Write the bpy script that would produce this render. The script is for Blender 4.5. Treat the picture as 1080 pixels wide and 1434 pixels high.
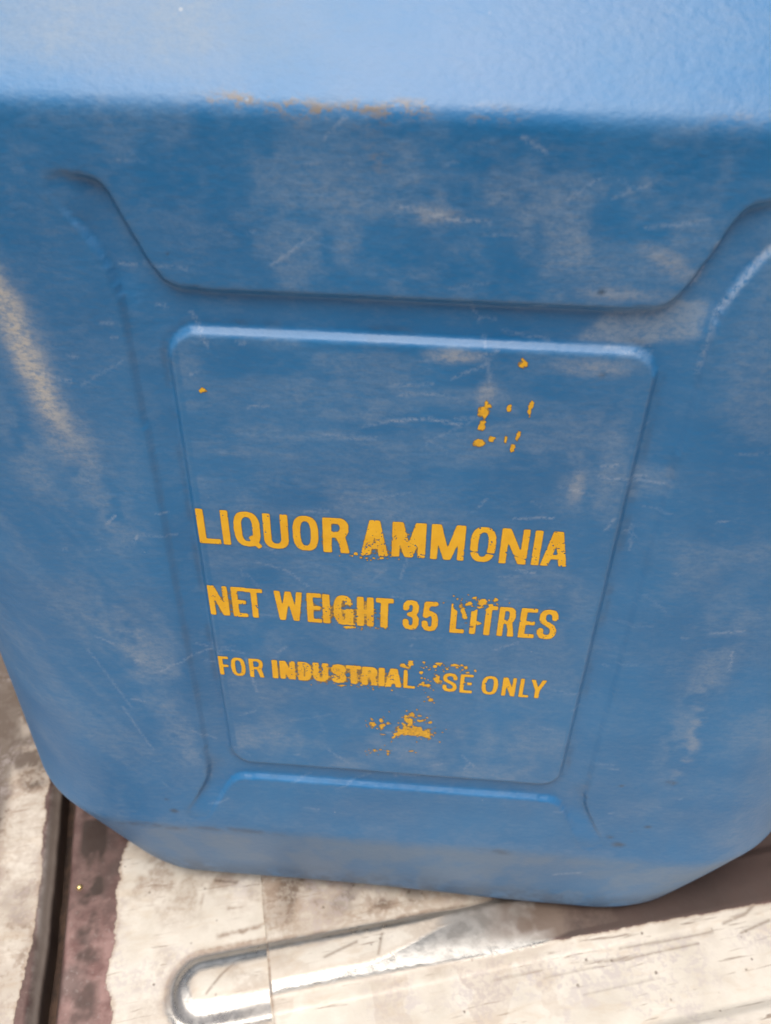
import bpy, math
import numpy as np
from mathutils import Matrix, Vector

# ------------------------------------------------------------------ clean
for o in list(bpy.data.objects):
    bpy.data.objects.remove(o, do_unlink=True)
S = bpy.context.scene
COL = S.collection
MM = 0.001

# ------------------------------------------------------------------ camera
cam = bpy.data.cameras.new('camera')
cam_o = bpy.data.objects.new('camera', cam)
COL.objects.link(cam_o)
S.camera = cam_o
cam.sensor_fit = 'VERTICAL'
cam.sensor_height = 24.0
cam.lens = 24.0 * 1200.0 / 1434.0
cam.clip_start = 0.005
cam.clip_end = 100.0
right = Vector((0.9970225, 0.0754879, 0.01573879)).normalized()
fwd = Vector((-0.04946468, 0.78267738, -0.62045899)).normalized()
up = right.cross(fwd).normalized()
right = fwd.cross(up).normalized()
rot = Matrix((right, up, -fwd)).transposed()
cam_o.matrix_world = Matrix.Translation((0.006675, -0.196966, 0.385779)) @ rot.to_4x4()
cam.dof.use_dof = True
cam.dof.focus_distance = 0.262
cam.dof.aperture_fstop = 10.0
cam.dof.aperture_blades = 0

# ------------------------------------------------------------------ light
SUN_EL, SUN_AZ = math.radians(73), math.radians(-158)     # azimuth from +Y towards +X
world = bpy.data.worlds.new('World')
S.world = world
world.use_nodes = True
wn = world.node_tree
for n in list(wn.nodes):
    wn.nodes.remove(n)
sky = wn.nodes.new('ShaderNodeTexSky')
sky.sky_type = 'NISHITA'
sky.sun_disc = False
sky.sun_elevation = SUN_EL
sky.sun_rotation = SUN_AZ
sky.air_density = 0.7
sky.dust_density = 8.0
sky.ozone_density = 0.4
bg = wn.nodes.new('ShaderNodeBackground')
bg.inputs[1].default_value = 0.05
wo = wn.nodes.new('ShaderNodeOutputWorld')
wn.links.new(sky.outputs[0], bg.inputs[0])
wn.links.new(bg.outputs[0], wo.inputs[0])
sun = bpy.data.lights.new('sun', 'SUN')
sun.energy = 1.5
sun.angle = math.radians(50)
sun.color = (1.0, 0.95, 0.87)
sun_o = bpy.data.objects.new('sun', sun)
COL.objects.link(sun_o)
sd = Vector((math.sin(SUN_AZ) * math.cos(SUN_EL), math.cos(SUN_AZ) * math.cos(SUN_EL), math.sin(SUN_EL)))
sun_o.rotation_euler = sd.to_track_quat('Z', 'Y').to_euler()
sun_o.location = sd * 3

S.view_settings.view_transform = 'Standard'
S.view_settings.look = 'None'
S.view_settings.gamma = 1.0
S.view_settings.use_curve_mapping = False
S.view_settings.exposure = 1.18

# ------------------------------------------------------------------ numeric helpers
def sstep(a, b, x):
    t = np.clip((x - a) / (b - a), 0, 1)
    return t * t * (3 - 2 * t)

def vnoise(x, y, scale, seed):
    rng = np.random.RandomState(seed)
    tab = rng.rand(256, 256)
    x = np.asarray(x) / scale + 1000.37; y = np.asarray(y) / scale + 1000.71
    xi = np.floor(x).astype(int); yi = np.floor(y).astype(int)
    fx = x - xi; fy = y - yi
    fx = fx * fx * (3 - 2 * fx); fy = fy * fy * (3 - 2 * fy)
    a = tab[xi % 256, yi % 256]; b = tab[(xi + 1) % 256, yi % 256]
    c = tab[xi % 256, (yi + 1) % 256]; d = tab[(xi + 1) % 256, (yi + 1) % 256]
    return (a * (1 - fx) + b * fx) * (1 - fy) + (c * (1 - fx) + d * fx) * fy

def fbm(x, y, scale, seed, octv=4):
    s = 0; amp = 1; tot = 0
    for k in range(octv):
        s = s + amp * vnoise(x, y, scale / 2 ** k, seed + k)
        tot += amp; amp *= 0.55
    return s / tot                                             # 0..1, mean .5

def seg_dist(x, y, pts):
    d = np.full(np.shape(x), 1e9)
    for (ax, ay), (bx, by) in zip(pts[:-1], pts[1:]):
        vx, vy = bx - ax, by - ay
        t = np.clip(((x - ax) * vx + (y - ay) * vy) / max(vx * vx + vy * vy, 1e-9), 0, 1)
        d = np.minimum(d, np.hypot(x - ax - t * vx, y - ay - t * vy))
    return d

def in_poly(x, y, pts):
    r = np.zeros(np.shape(x), bool)
    n = len(pts)
    for i in range(n):
        x1, y1 = pts[i]; x2, y2 = pts[(i + 1) % n]
        if y1 == y2:
            continue
        c = ((y1 > y) != (y2 > y)) & (x < (x2 - x1) * (y - y1) / (y2 - y1) + x1)
        r ^= c
    return r

def chaikin(pts, it=2):
    for _ in range(it):
        q = []
        for i in range(len(pts)):
            a = np.array(pts[i]); b = np.array(pts[(i + 1) % len(pts)])
            q += [tuple(.75 * a + .25 * b), tuple(.25 * a + .75 * b)]
        pts = q
    return pts

def gblur(a, sig):
    r = int(math.ceil(3 * sig))
    k = np.exp(-.5 * (np.arange(-r, r + 1) / sig) ** 2); k /= k.sum()
    for ax in (0, 1):
        p = np.pad(a, [(r, r) if i == ax else (0, 0) for i in (0, 1)], mode='edge')
        o = np.zeros_like(a, dtype=float)
        for i, w in enumerate(k):
            sl = [slice(None)] * 2
            sl[ax] = slice(i, i + a.shape[ax])
            o += w * p[tuple(sl)]
        a = o
    return a

# ------------------------------------------------------------------ object helpers
def mesh_obj(name, V, F, mat, parent=None, attrs=None, normals=None, smooth=True):
    me = bpy.data.meshes.new(name)
    V = np.asarray(V, dtype=np.float32)
    if isinstance(F, np.ndarray):
        nf, k = F.shape
        me.vertices.add(len(V)); me.vertices.foreach_set('co', V.ravel())
        me.loops.add(nf * k); me.loops.foreach_set('vertex_index', F.ravel().astype(np.int32))
        me.polygons.add(nf)
        me.polygons.foreach_set('loop_start', np.arange(0, nf * k, k, dtype=np.int32))
        me.update(calc_edges=True)
        me.validate()
    else:
        me.from_pydata([tuple(v) for v in V], [], F)
        me.update()
    for kx, a in (attrs or {}).items():
        at = me.attributes.new(kx, 'FLOAT', 'POINT')
        at.data.foreach_set('value', np.asarray(a, dtype=np.float32).ravel())
    me.polygons.foreach_set('use_smooth', np.full(len(me.polygons), smooth))
    if normals is not None:
        me.normals_split_custom_set_from_vertices([tuple(n) for n in normals])
    me.materials.append(mat)
    o = bpy.data.objects.new(name, me)
    COL.objects.link(o)
    if parent is not None:
        o.parent = parent
    return o

class NT:
    """small node-tree writer"""
    def __init__(self, name):
        self.m = bpy.data.materials.new(name)
        self.m.use_nodes = True
        self.t = self.m.node_tree
        for n in list(self.t.nodes):
            self.t.nodes.remove(n)
        self.out = self.n('ShaderNodeOutputMaterial')
        self.p = self.n('ShaderNodeBsdfPrincipled')
        self.l(self.p.outputs[0], self.out.inputs[0])
        self.co = self.n('ShaderNodeTexCoord').outputs['Object']
    def n(self, t, **k):
        x = self.t.nodes.new(t)
        for a, b in k.items():
            setattr(x, a, b)
        return x
    def l(self, a, b):
        self.t.links.new(a, b)
    def put(self, v, s):
        if isinstance(v, bpy.types.NodeSocket):
            self.l(v, s)
        else:
            s.default_value = v
    def attr(self, nm):
        return self.n('ShaderNodeAttribute', attribute_name=nm).outputs['Fac']
    def math(self, op, a, b=0.0, clamp=False):
        x = self.n('ShaderNodeMath', operation=op, use_clamp=clamp)
        self.put(a, x.inputs[0]); self.put(b, x.inputs[1])
        return x.outputs[0]
    def mr(self, v, a, b, c=0.0, d=1.0, smooth=True):
        x = self.n('ShaderNodeMapRange')
        if smooth:
            x.interpolation_type = 'SMOOTHSTEP'
        self.put(v, x.inputs[0])
        for i, q in enumerate((a, b, c, d)):
            self.put(q, x.inputs[i + 1])
        return x.outputs[0]
    def scale(self, sx, sy, sz, rotz=0.0):
        x = self.n('ShaderNodeMapping')
        x.inputs['Scale'].default_value = (sx, sy, sz)
        x.inputs['Rotation'].default_value = (0, rotz, 0)
        self.l(self.co, x.inputs[0])
        return x.outputs[0]
    def noise(self, vec, sc, det=4, rough=.55, dist=0.0):
        x = self.n('ShaderNodeTexNoise')
        self.l(vec, x.inputs['Vector'])
        x.inputs['Scale'].default_value = sc
        x.inputs['Detail'].default_value = det
        x.inputs['Roughness'].default_value = rough
        x.inputs['Distortion'].default_value = dist
        return x.outputs[0]
    def mix(self, f, a, b):
        x = self.n('ShaderNodeMix', data_type='RGBA')
        self.put(f, x.inputs[0])
        self.put(a if isinstance(a, bpy.types.NodeSocket) else (*a, 1), x.inputs[6])
        self.put(b if isinstance(b, bpy.types.NodeSocket) else (*b, 1), x.inputs[7])
        return x.outputs[2]
    def bump(self, h, strength, dist, nrm=None):
        x = self.n('ShaderNodeBump')
        x.inputs['Strength'].default_value = strength
        x.inputs['Distance'].default_value = dist
        self.l(h, x.inputs['Height'])
        if nrm is not None:
            self.l(nrm, x.inputs['Normal'])
        return x.outputs[0]

# ------------------------------------------------------------------ materials
def mat_plastic():
    t = NT('scuffed_blue_plastic')
    vec = t.scale(1, 1, 1)
    big = t.noise(vec, 18, 4)
    mid = t.noise(vec, 120, 4, .6)
    fine = t.noise(vec, 900, 3, .6)
    streak = t.noise(t.scale(.75, .75, 1.5, math.radians(12)), 330, 5, .65)
    col = t.mix(t.mr(big, .3, .7), (0.012, 0.132, 0.325), (0.017, 0.161, 0.380))
    # bloom of fine pale dust held in the grain
    grain = t.math('MULTIPLY', t.mr(streak, .38, .68), t.mr(mid, .30, .72))
    dust = t.attr('dust')  # also carries the painted sheen on the shoulder
    dn = t.math('MULTIPLY', dust, t.mr(t.math('ADD', t.math('MULTIPLY', streak, .6), t.math('MULTIPLY', fine, .4)), .30, .66, .45, 1.25), clamp=True)
    f1 = t.math('ADD', t.math('MULTIPLY', grain, .12), t.math('MULTIPLY', dn, .62), clamp=True)
    col = t.mix(f1, col, (0.27, 0.34, 0.43))
    col = t.mix(t.math('MULTIPLY', t.attr('film'), .50), col, (0.17, 0.215, 0.265))
    sc = t.math('MULTIPLY', t.attr('beige'), t.mr(t.math('ADD', t.math('MULTIPLY', fine, .35), t.math('MULTIPLY', streak, .65)), .34, .62, .40, 1.1), clamp=True)
    col = t.mix(t.math('MULTIPLY', sc, .95), col, (0.45, 0.44, 0.42))
    ru = t.math('MULTIPLY', t.attr('rust'), t.mr(t.math('ADD', t.math('MULTIPLY', streak, .7), t.math('MULTIPLY', fine, .3)), .46, .60), clamp=True)
    col = t.mix(t.math('MULTIPLY', ru, .75), col, (0.215, 0.155, 0.080))
    gr = t.math('MULTIPLY', t.attr('grime'), t.mr(mid, .36, .58), clamp=True)
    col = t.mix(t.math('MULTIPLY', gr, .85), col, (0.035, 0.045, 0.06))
    scr = t.math('MULTIPLY', t.attr('scratch_or_highlight'), t.mr(fine, .30, .60), clamp=True)
    col = t.mix(scr, col, (0.52, 0.56, 0.62))
    # scattered pin-prick scuffs
    vo = t.n('ShaderNodeTexVoronoi'); vo.inputs['Scale'].default_value = 95
    t.l(vec, vo.inputs['Vector'])
    dot = t.math('MULTIPLY', t.mr(vo.outputs['Distance'], .035, .06, 1, 0), t.mr(t.noise(vec, 60, 2), .60, .66))
    col = t.mix(t.math('MULTIPLY', dot, .5), col, (0.45, 0.48, 0.5))
    t.l(col, t.p.inputs['Base Color'])
    rough = t.math('ADD', t.mr(big, .3, .7, .36, .46), t.math('MULTIPLY', f1, .35), clamp=True)
    t.l(rough, t.p.inputs['Roughness'])
    t.p.inputs['IOR'].default_value = 1.5
    peel = t.noise(t.scale(1, 1, 1.5), 420, 3, .5)
    h = t.math('ADD', t.math('MULTIPLY', peel, .7), t.math('MULTIPLY', streak, .35))
    t.l(t.bump(h, .36, .0006), t.p.inputs['Normal'])
    return t.m

def mat_paint():
    t = NT('yellow_stencil_paint')
    vec = t.scale(1, 1, 1)
    a = t.noise(vec, 700, 4, .6)
    b = t.noise(vec, 150, 3)
    col = t.mix(t.mr(b, .3, .7), (0.80, 0.410, 0.008), (0.88, 0.485, 0.016))
    thin = t.math('MULTIPLY', t.attr('thin'), t.mr(a, .34, .60, .35, 1.0), clamp=True)
    col = t.mix(thin, col, (0.46, 0.255, 0.030))
    ed = t.mr(t.attr('edge'), 0.06, .36, 1, 0)
    col = t.mix(t.math('MULTIPLY', ed, .85), col, (0.16, 0.11, 0.06))
    wear = t.mr(t.noise(vec, 1300, 3, .7), .66, .74)
    col = t.mix(t.math('MULTIPLY', wear, .2), col, (0.25, 0.17, 0.06))
    t.l(col, t.p.inputs['Base Color'])
    t.p.inputs['Roughness'].default_value = .55
    t.l(t.bump(a, .25, .0003), t.p.inputs['Normal'])
    return t.m

def mat_bed():
    t = NT('worn_cream_paint_over_maroon_primer')
    vec = t.scale(1, 1, 1)
    n1 = t.noise(vec, 110, 6, .65)
    n2 = t.noise(vec, 420, 5, .65)
    n3 = t.noise(vec, 35, 4, .6)
    n4 = t.noise(vec, 1100, 3, .6)
    def along(sx_, sy_):
        a = t.n('ShaderNodeMapping'); a.inputs['Rotation'].default_value = (0, 0, math.radians(-15.8)); t.l(t.co, a.inputs[0])
        b = t.n('ShaderNodeMapping'); b.inputs['Scale'].default_value = (sx_, sy_, 1); t.l(a.outputs[0], b.inputs[0])
        return b.outputs[0]
    drag = t.noise(along(.10, 1.3), 420, 4, .6, .4)
    drag2 = t.noise(along(.35, 1.0), 160, 5, .65, .6)
    jag = t.math('ADD', t.math('MULTIPLY', n1, .62), t.math('MULTIPLY', n2, .38))   # ~.5
    jit = t.math('MULTIPLY', t.math('SUBTRACT', jag, .5), 11.0)
    cream = t.mix(t.mr(n3, .3, .7), (0.49, 0.455, 0.395), (0.60, 0.565, 0.505))
    cream = t.mix(t.math('MULTIPLY', t.mr(drag2, .50, .70), .38), cream, (0.44, 0.35, 0.255))
    cream = t.mix(t.math('MULTIPLY', t.math('MULTIPLY', t.mr(drag, .60, .68), t.mr(n3, .40, .56)), .75), cream, (0.20, 0.15, 0.115))
    # brown dirt film; the mask also carries painted shade
    dirt_shade = t.attr('dirt_shade')
    dd = t.math('MAXIMUM', t.math('MULTIPLY', dirt_shade, t.mr(jag, .38, .58, .25, 1.1), clamp=True), t.math('SUBTRACT', dirt_shade, .3, clamp=True))
    cream = t.mix(t.math('MULTIPLY', dd, .90), cream, t.mix(t.mr(dirt_shade, .6, 1.2), (0.20, 0.130, 0.085), (0.060, 0.036, 0.024)))
    # mauve-grey scuff mottling
    sp = t.math('MULTIPLY', t.attr('scuff'), t.mr(t.math('ADD', t.math('MULTIPLY', n2, .6), t.math('MULTIPLY', n1, .4)), .47, .56), clamp=True)
    cream = t.mix(t.math('MULTIPLY', sp, .75), cream, (0.43, 0.39, 0.38))
    # sparse dark flecks
    vo = t.n('ShaderNodeTexVoronoi'); vo.inputs['Scale'].default_value = 130
    t.l(vec, vo.inputs['Vector'])
    fl = t.math('MULTIPLY', t.mr(t.math('ADD', vo.outputs['Distance'], t.math('MULTIPLY', n2, .25)), .17, .24, 1, 0), t.mr(n3, .44, .54))
    cream = t.mix(t.math('MULTIPLY', fl, .75), cream, (0.10, 0.07, 0.055))
    scr = t.math('MULTIPLY', t.attr('scratch_or_highlight'), t.mr(n2, .25, .50, .45, 1.0), clamp=True)
    cream = t.mix(t.math('MULTIPLY', scr, .72), cream, (0.16, 0.115, 0.085))
    prim = t.mix(t.mr(n1, .35, .65), (0.150, 0.080, 0.072), (0.270, 0.165, 0.150))
    prim = t.mix(t.math('MULTIPLY', t.mr(n3, .50, .66), .6), prim, (0.085, 0.068, 0.062))
    prim = t.mix(t.math('MULTIPLY', t.mr(n2, .58, .68), .5), prim, (0.33, 0.27, 0.25))
    prim = t.mix(t.math('MULTIPLY', t.attr('dirt_shade'), .95, clamp=True), prim, (0.038, 0.023, 0.018))
    pj = t.math('ADD', t.attr('primer'), jit)
    mj = t.math('ADD', t.attr('metal'), t.math('MULTIPLY', jit, .55))
    near = t.math('MAXIMUM', t.math('MULTIPLY', t.mr(pj, -2.6, -.2), .45), t.math('MULTIPLY', t.mr(mj, -5.0, -.5), .30))
    cream = t.mix(near, cream, (0.30, 0.215, 0.155))
    fp = t.mr(pj, -.25, .25)
    col = t.mix(fp, cream, prim)
    fm = t.mr(mj, -1.8, 1.8)
    steel = t.mix(t.mr(n1, .35, .65), (0.36, 0.35, 0.33), (0.50, 0.49, 0.47))
    steel = t.mix(t.math('MULTIPLY', t.math('MULTIPLY', dirt_shade, dirt_shade), 1.25, clamp=True), steel, (0.135, 0.100, 0.080))
    col = t.mix(fm, col, steel)
    t.l(col, t.p.inputs['Base Color'])
    t.l(t.math('MULTIPLY', fm, t.mr(dirt_shade, 0, 1, .82, .15)), t.p.inputs['Metallic'])
    rg = t.math('SUBTRACT', t.mr(n1, .3, .7, .30, .50), t.math('MULTIPLY', fm, .09))
    t.l(t.math('ADD', rg, t.math('MULTIPLY', dirt_shade, .25), clamp=True), t.p.inputs['Roughness'])
    # paint film is a step above what it has worn off to
    step = t.math('SUBTRACT', 1.0, t.math('MAXIMUM', fp, fm))
    nb = t.bump(t.math('ADD', t.math('MULTIPLY', step, 1.0), t.math('MULTIPLY', n4, .10)), .9, .0004)
    nb = t.bump(n1, .25, .0012, nb)
    t.l(nb, t.p.inputs['Normal'])
    return t.m

def mat_simple(name, c1, c2, scale, rough, metal=0.0):
    t = NT(name)
    vec = t.scale(1, 1, 1)
    n = t.noise(vec, scale, 5, .6)
    t.l(t.mix(t.mr(n, .35, .65), c1, c2), t.p.inputs['Base Color'])
    t.l(t.mr(n, .3, .7, rough - .08, rough + .08), t.p.inputs['Roughness'])
    t.p.inputs['Metallic'].default_value = metal
    t.l(t.bump(n, .3, .0006), t.p.inputs['Normal'])
    return t.m

M_PL = mat_plastic()
M_YE = mat_paint()
M_BED = mat_bed()
M_GAP = mat_simple('dark_rusty_gap', (0.045, 0.028, 0.021), (0.12, 0.072, 0.050), 160, .8)
M_BRASS = mat_simple('bright_brass', (0.62, 0.44, 0.16), (0.75, 0.58, 0.28), 500, .3, .9)
M_CAP = mat_simple('black_cap_plastic', (0.02, 0.02, 0.022), (0.035, 0.035, 0.038), 300, .5)

# ================================================================== FLOOR (bed of a truck)
E1 = np.array([0.962, 0.272]); E2 = np.array([0.272, -0.962])

def axis(parts):
    """parts: list of (start, stop, step)"""
    a = []
    for s, e, st in parts:
        n = max(1, int(round((e - s) / st)))
        a += list(s + (e - s) * np.arange(n) / n)
    a.append(parts[-1][1])
    return np.array(a)

def grid_faces(n, m):
    i = np.arange(n - 1)[:, None]; j = np.arange(m - 1)[None]
    a = i * m + j
    return np.stack([a, a + m, a + m + 1, a + 1], -1).reshape(-1, 4)

BEADS = [(-186.0, 0), (-122.0, 0), (-58.5, 0), (19.5, 1), (84.0, 0), (148.0, 0)]     # centre lines (q)
def bead_sd(p, q, c):
    """distance inside a bead's outline (positive inside); beads end in a half round at p = -99"""
    hw = 14.2
    dx = np.maximum(0, (-99 + hw) - p)
    return hw - np.hypot(dx, q - c)

FL_BASE = -5.0
def bed_height(p, q):
    h = np.full(p.shape, FL_BASE)
    for c, _ in BEADS:
        sdv = bead_sd(p, q, c)
        h = h + 5.0 * (.72 * sstep(-2.0, 4.5, sdv) + .28 * sstep(0, 14, sdv))
    h = h + (fbm(p, q, 70, 11, 2) - .5) * .9 * sstep(-6, 0, -np.abs(h) + 0) * 0 + (fbm(p, q, 45, 12, 2) - .5) * .5 - .25
    return h

SCR = [  # scratches on the bed in (p, q) mm : points, half width, strength
]
def floor_xy(x, o):
    return .962 * x - .272 * o, .272 * x + .962 * o
def add_scr(pts, w, s):
    SCR.append(([floor_xy(*a) for a in pts], w, s))
for pts, w, s in [
    ([(82.5, 5.9), (109.2, -2.9), (136.7, -11.2)], .45, 1), ([(104.4, 8.8), (124.2, 4.0), (147.7, -2.1)], .35, .8),
    ([(94, 15.9), (113.5, 11.2), (140.1, 3.6)], .4, .8), ([(153.5, -6.6), (164.4, -11.5), (171.5, -17.5)], .45, 1),
    ([(160.7, -2.9), (175.4, -10.)], .45, 1), 
    ([(-26.9, 25.9), (-13.6, 17.7)], .5, .9), ([(-3.6, 22.5), (-2.7, 13.)], .45, .8),
    ([(-74.9, 44.7), (-70.5, 37.), (-65.6, 30.6)], .45, .9), 
    ([(46.6, 27.4), (68.6, 21.1)], .35, .5), ([(100.6, 13.8), (87.7, 16.4)], .4, .6),
    ([(120., -8.), (150., -15.), (176., -19.)], .3, .8), ([(70., 24.), (96., 17.)], .3, .5), ([(86., 30.), (120., 20.)], .3, .45)]:
    add_scr(pts, w, s)

floor = mesh_obj('floor', [(*(p * E1 + q * E2) * MM, -23 * MM) for p, q in ((-700, 700), (700, 700), (700, -700), (-700, -700))],
                 [(0, 1, 2, 3)], M_GAP, smooth=False)
floor['kind'] = 'structure'
floor['label'] = 'worn cream painted metal truck bed floor under the blue jerrycan'
if floor.data.polygons[0].normal.z < 0:
    floor.data.flip_normals()

def sheet(name, P, Q, zfun, attrs, label):
    """P runs along the beads, Q across them; zfun(p,q) -> (p, z) so an edge can roll over"""
    p, q = np.meshgrid(P, Q, indexing='ij')
    pw, qw, z, extra = zfun(p, q)
    X = pw * E1[0] + qw * E2[0]; Y = pw * E1[1] + qw * E2[1]
    V = np.stack([X, Y, z], -1).reshape(-1, 3) * MM
    F = grid_faces(*p.shape)
    o = mesh_obj(name, V, F[:, ::-1].copy(), M_BED, floor, attrs(pw, qw, extra))
    o['label'] = label
    if o.data.polygons[len(o.data.polygons) // 2].normal.z < 0:
        o.data.flip_normals()
    return o

def scr_field(p, q):
    s = np.zeros(p.shape)
    for pts, w, st in SCR:
        s = np.maximum(s, st * sstep(w + .55, w * .3, seg_dist(p, q, pts)))
    return s

# ---- the sheet between the gap and the seam
def z_main(p, q):
    e = p                                           # p < -146 : roll-over of the edge, measured along the sheet
    over = np.maximum(0, -144.5 - e)
    ang = np.minimum(over / 3.0, math.pi / 2)
    pw = np.where(over > 0, -144.5 - 3.0 * np.sin(ang), e)
    drop = 3.0 * (1 - np.cos(ang)) + np.maximum(0, over - 3 * math.pi / 2)
    wav = (fbm(p * 0 + q, q * 0, 38, 5, 2) - .5) * 1.6 * (over > 0)
    h = bed_height(np.maximum(e, -146), q)
    return pw + wav, q, h - drop, over

def a_main(p, q, over):
    sdb = bead_sd(p, q, 19.5)
    edge = -123.5 + (fbm(q, q * 0 + 3, 24, 21, 3) - .5) * 17
    primer = np.clip(edge - p, -12, 12) * 1.2
    primer = np.maximum(primer, -9)
    rim = (4.2 - np.abs(sdb - 2.6)) * 1.2 + 1.6 * sstep(14, 26, q) + .8 * sstep(-85, -95, p)
    metal = np.clip(rim, -8, 6)
    # little bare spots in the exposed primer strip
    spots = np.maximum.reduce([3.2 - np.hypot((p + 141) * 1.0, (q - 14) * .5), 3.5 - np.hypot(p + 137, (q + 6) * .8), 3. - np.hypot(p + 140, (q - 30) * .6)])
    metal = np.maximum(metal, np.clip(spots - 4.2, -8, 2))
    dirt_shade = (.8 * sstep(.42, .66, fbm(p, q, 13, 31, 4)) * sstep(8, 3, np.abs(p + 136)) + .6 * sstep(5, -45, q)) * (p < edge + 1)
    dirt_shade = np.maximum(dirt_shade, .55 * sstep(-40, -75, q))
    dirt_shade = np.maximum(dirt_shade, .65 * sstep(4, -30, q) * sstep(.42, .66, fbm(p, q, 11, 36, 4)))
    dirt_shade = np.maximum(dirt_shade, .35 * sstep(.50, .68, fbm(p, q, 20, 37, 4)))
    dirt_shade = np.maximum(dirt_shade, .40 * sstep(9, 2, seg_dist(p, q, [(-102, 2), (-107, 12), (-109, 24)])) * sstep(.35, .65, fbm(p, q, 9, 32)))
    dirt_shade = np.maximum(dirt_shade, .75 * sstep(2.6, 1.0, np.abs(sdb + 2.2)) * sstep(30, 20, q))  # thin shadow line painted in round the outside of the bead end
    dirt_shade = np.maximum(dirt_shade, sstep(0, 3, over))
    for pts, w, st in [([(-76.3, 18.5), (-59.6, 12.9), (-55.2, 9.9)], 2.0, .8), ([(-74.3, 5.8), (-68., 3.9)], 1.8, .8), ([(-84., -7.2), (-73.8, -7.3)], 1.7, 1),
                       ([(-100.1, 2.9), (-100.1, 5.3)], 1.5, .7), ([(-88., .2), (-87.5, 6.3)], 1.6, .6), ([(-96.8, 30.2), (-98.3, 36.4)], 2.6, .6)]:
        dirt_shade = np.maximum(dirt_shade, st * sstep(w, w * .2, seg_dist(p, q, [floor_xy(*a) for a in pts]) + 2.2 * (fbm(p, q, 3.5, 35, 3) - .4)))
    scuff = .8 * sstep(.52, .7, fbm(p, q, 30, 33))
    return dict(primer=primer, metal=metal, dirt_shade=dirt_shade, scuff=scuff, scratch_or_highlight=scr_field(p, q))

QV = axis([(-620, -200, 30), (-200, -50, 2.5), (-50, 95, .75), (95, 170, 3), (170, 560, 30)])
sheet('metal_sheet', axis([(-162, -144, .8), (-144, -57.2, .75)]), QV, z_main, a_main,
      'cream sheet with maroon primer showing along its worn edge')

# ---- the sheet right of the seam, lapping a little over the first
def z_lap(p, q):
    over = np.maximum(0, -57.6 - p)
    wob = (fbm(q, q * 0 + 7, 22, 6, 3) - .5) * 2.4
    h = bed_height(np.maximum(p, -57.6), q) + .9 - np.minimum(over, 1.3)
    fade = sstep(0, 60, p + 57.6)
    # where it lies on the beads under the can it is flush with their tops
    h = h - .9 * fade
    return np.maximum(p, -57.6) + wob * sstep(12, 0, p + 57.6), q, h, over

def a_lap(p, q, over):
    sdb = bead_sd(p, q, 19.5)
    n = fbm(p, q, 16, 41)
    up = 2.6 - np.abs(q - 7.2) - 1.2 * sstep(10, 45, p) * 2                 # upper rim of the bead
    wid = 2.4 + 7 * sstep(-20, 40, p)
    lo = wid - np.abs(q - (27.6 - wid * .75))                                # lower flank, wider to the right
    top = np.clip((p - 22) * .22, -8, 8) - np.maximum(0, np.maximum(7 - q, q - 26.5)) * 2.5
    metal = np.clip(np.maximum.reduce([up * 1.6, lo * 1.5, top]), -9, 7)
    bB = 1.6 - np.abs(q - 70.5) - 1.0
    metal = np.maximum(metal, np.clip(bB * 1.5 - 2.2, -9, 3))
    metal = np.maximum(metal, -2.2 - 40 * (1 - sstep(.50, .62, fbm(p, q, 20, 47))) )
    metal = metal - np.clip((p - 62 - 40 * (fbm(p, q, 30, 49, 3) - .5)) * .25, 0, 20)
    primer = np.clip((p - 44 - 30 * (fbm(p, q, 25, 50, 3) - .5)) * .25, -9, 8) - np.maximum(0, np.maximum(-20 - q, q - 25.0 - .018 * p)) * 2.5
    primer = np.clip(primer, -9, 8)
    dirt_shade = .5 * sstep(12, -4, q) + .5 * sstep(8, -6, q) * sstep(.30, .62, fbm(p, q, 15, 42)) * sstep(-70, -40, p)
    dirt_shade = np.maximum(dirt_shade, .8 * sstep(2.2, .6, np.abs(q - 4.4)) * sstep(.25, .5, n))  # the same painted shadow line, carried on along the bead's far edge
    dirt_shade = np.maximum(dirt_shade, .92 * sstep(0, 66, p + 18 * (n - .5)) * sstep(31, 23, q) * (.82 + .18 * sstep(.3, .6, fbm(p, q, 9, 57))))  # bead darkens to the right: grime plus painted shade
    dirt_shade = np.maximum(dirt_shade, .45 * sstep(-10, 30, p) * sstep(30, 20, q))
    dirt_shade = np.maximum(dirt_shade, .9 * sstep(1.0, .2, np.abs(p + 57.2)))
    dirt_shade = np.maximum(dirt_shade, .22 * sstep(.45, .65, fbm(p, q, 28, 48)))
    dirt_shade = np.maximum(dirt_shade, .30 * sstep(24, 4, q) * sstep(.3, .6, n))
    dirt_shade = np.maximum(dirt_shade, .98 * sstep(-2.5, 1.5, primer) * sstep(35, 80, p))  # bare primer by the can darkened further, shade painted over grime
    scuff = sstep(9, 1, np.abs(q - (38 + .055 * p + 4 * (fbm(p, q * 0, 40, 43) - .5))) - 3) * sstep(-30, 0, p) * sstep(.30, .55, fbm(p, q, 18, 44))
    scuff = np.maximum(scuff, .8 * sstep(.55, .7, fbm(p, q, 22, 45)))
    return dict(primer=primer, metal=metal, dirt_shade=dirt_shade, scuff=scuff, scratch_or_highlight=scr_field(p, q))

sheet('metal_sheet', axis([(-60, -57.6, .4), (-57.6, 200, .75), (200, 240, 4), (240, 640, 30)]), QV, z_lap, a_lap,
      'scratched cream sheet with a pressed bead rubbed to bare metal')

# ---- the panel across the gap
def z_edge(p, q):
    wav = (fbm(q, q * 0, 40, 8, 4) - .5) * 3.0
    d = np.maximum(0, p + 160)
    h = -4.2 - 3.5 * sstep(0, 6., d) - np.maximum(0, d - 5.5) * 2.4
    h = h + (fbm(p, q, 60, 13, 2) - .5) * .8
    return np.minimum(p, -154.0 + 0 * p) + wav, q, h, d

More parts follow.
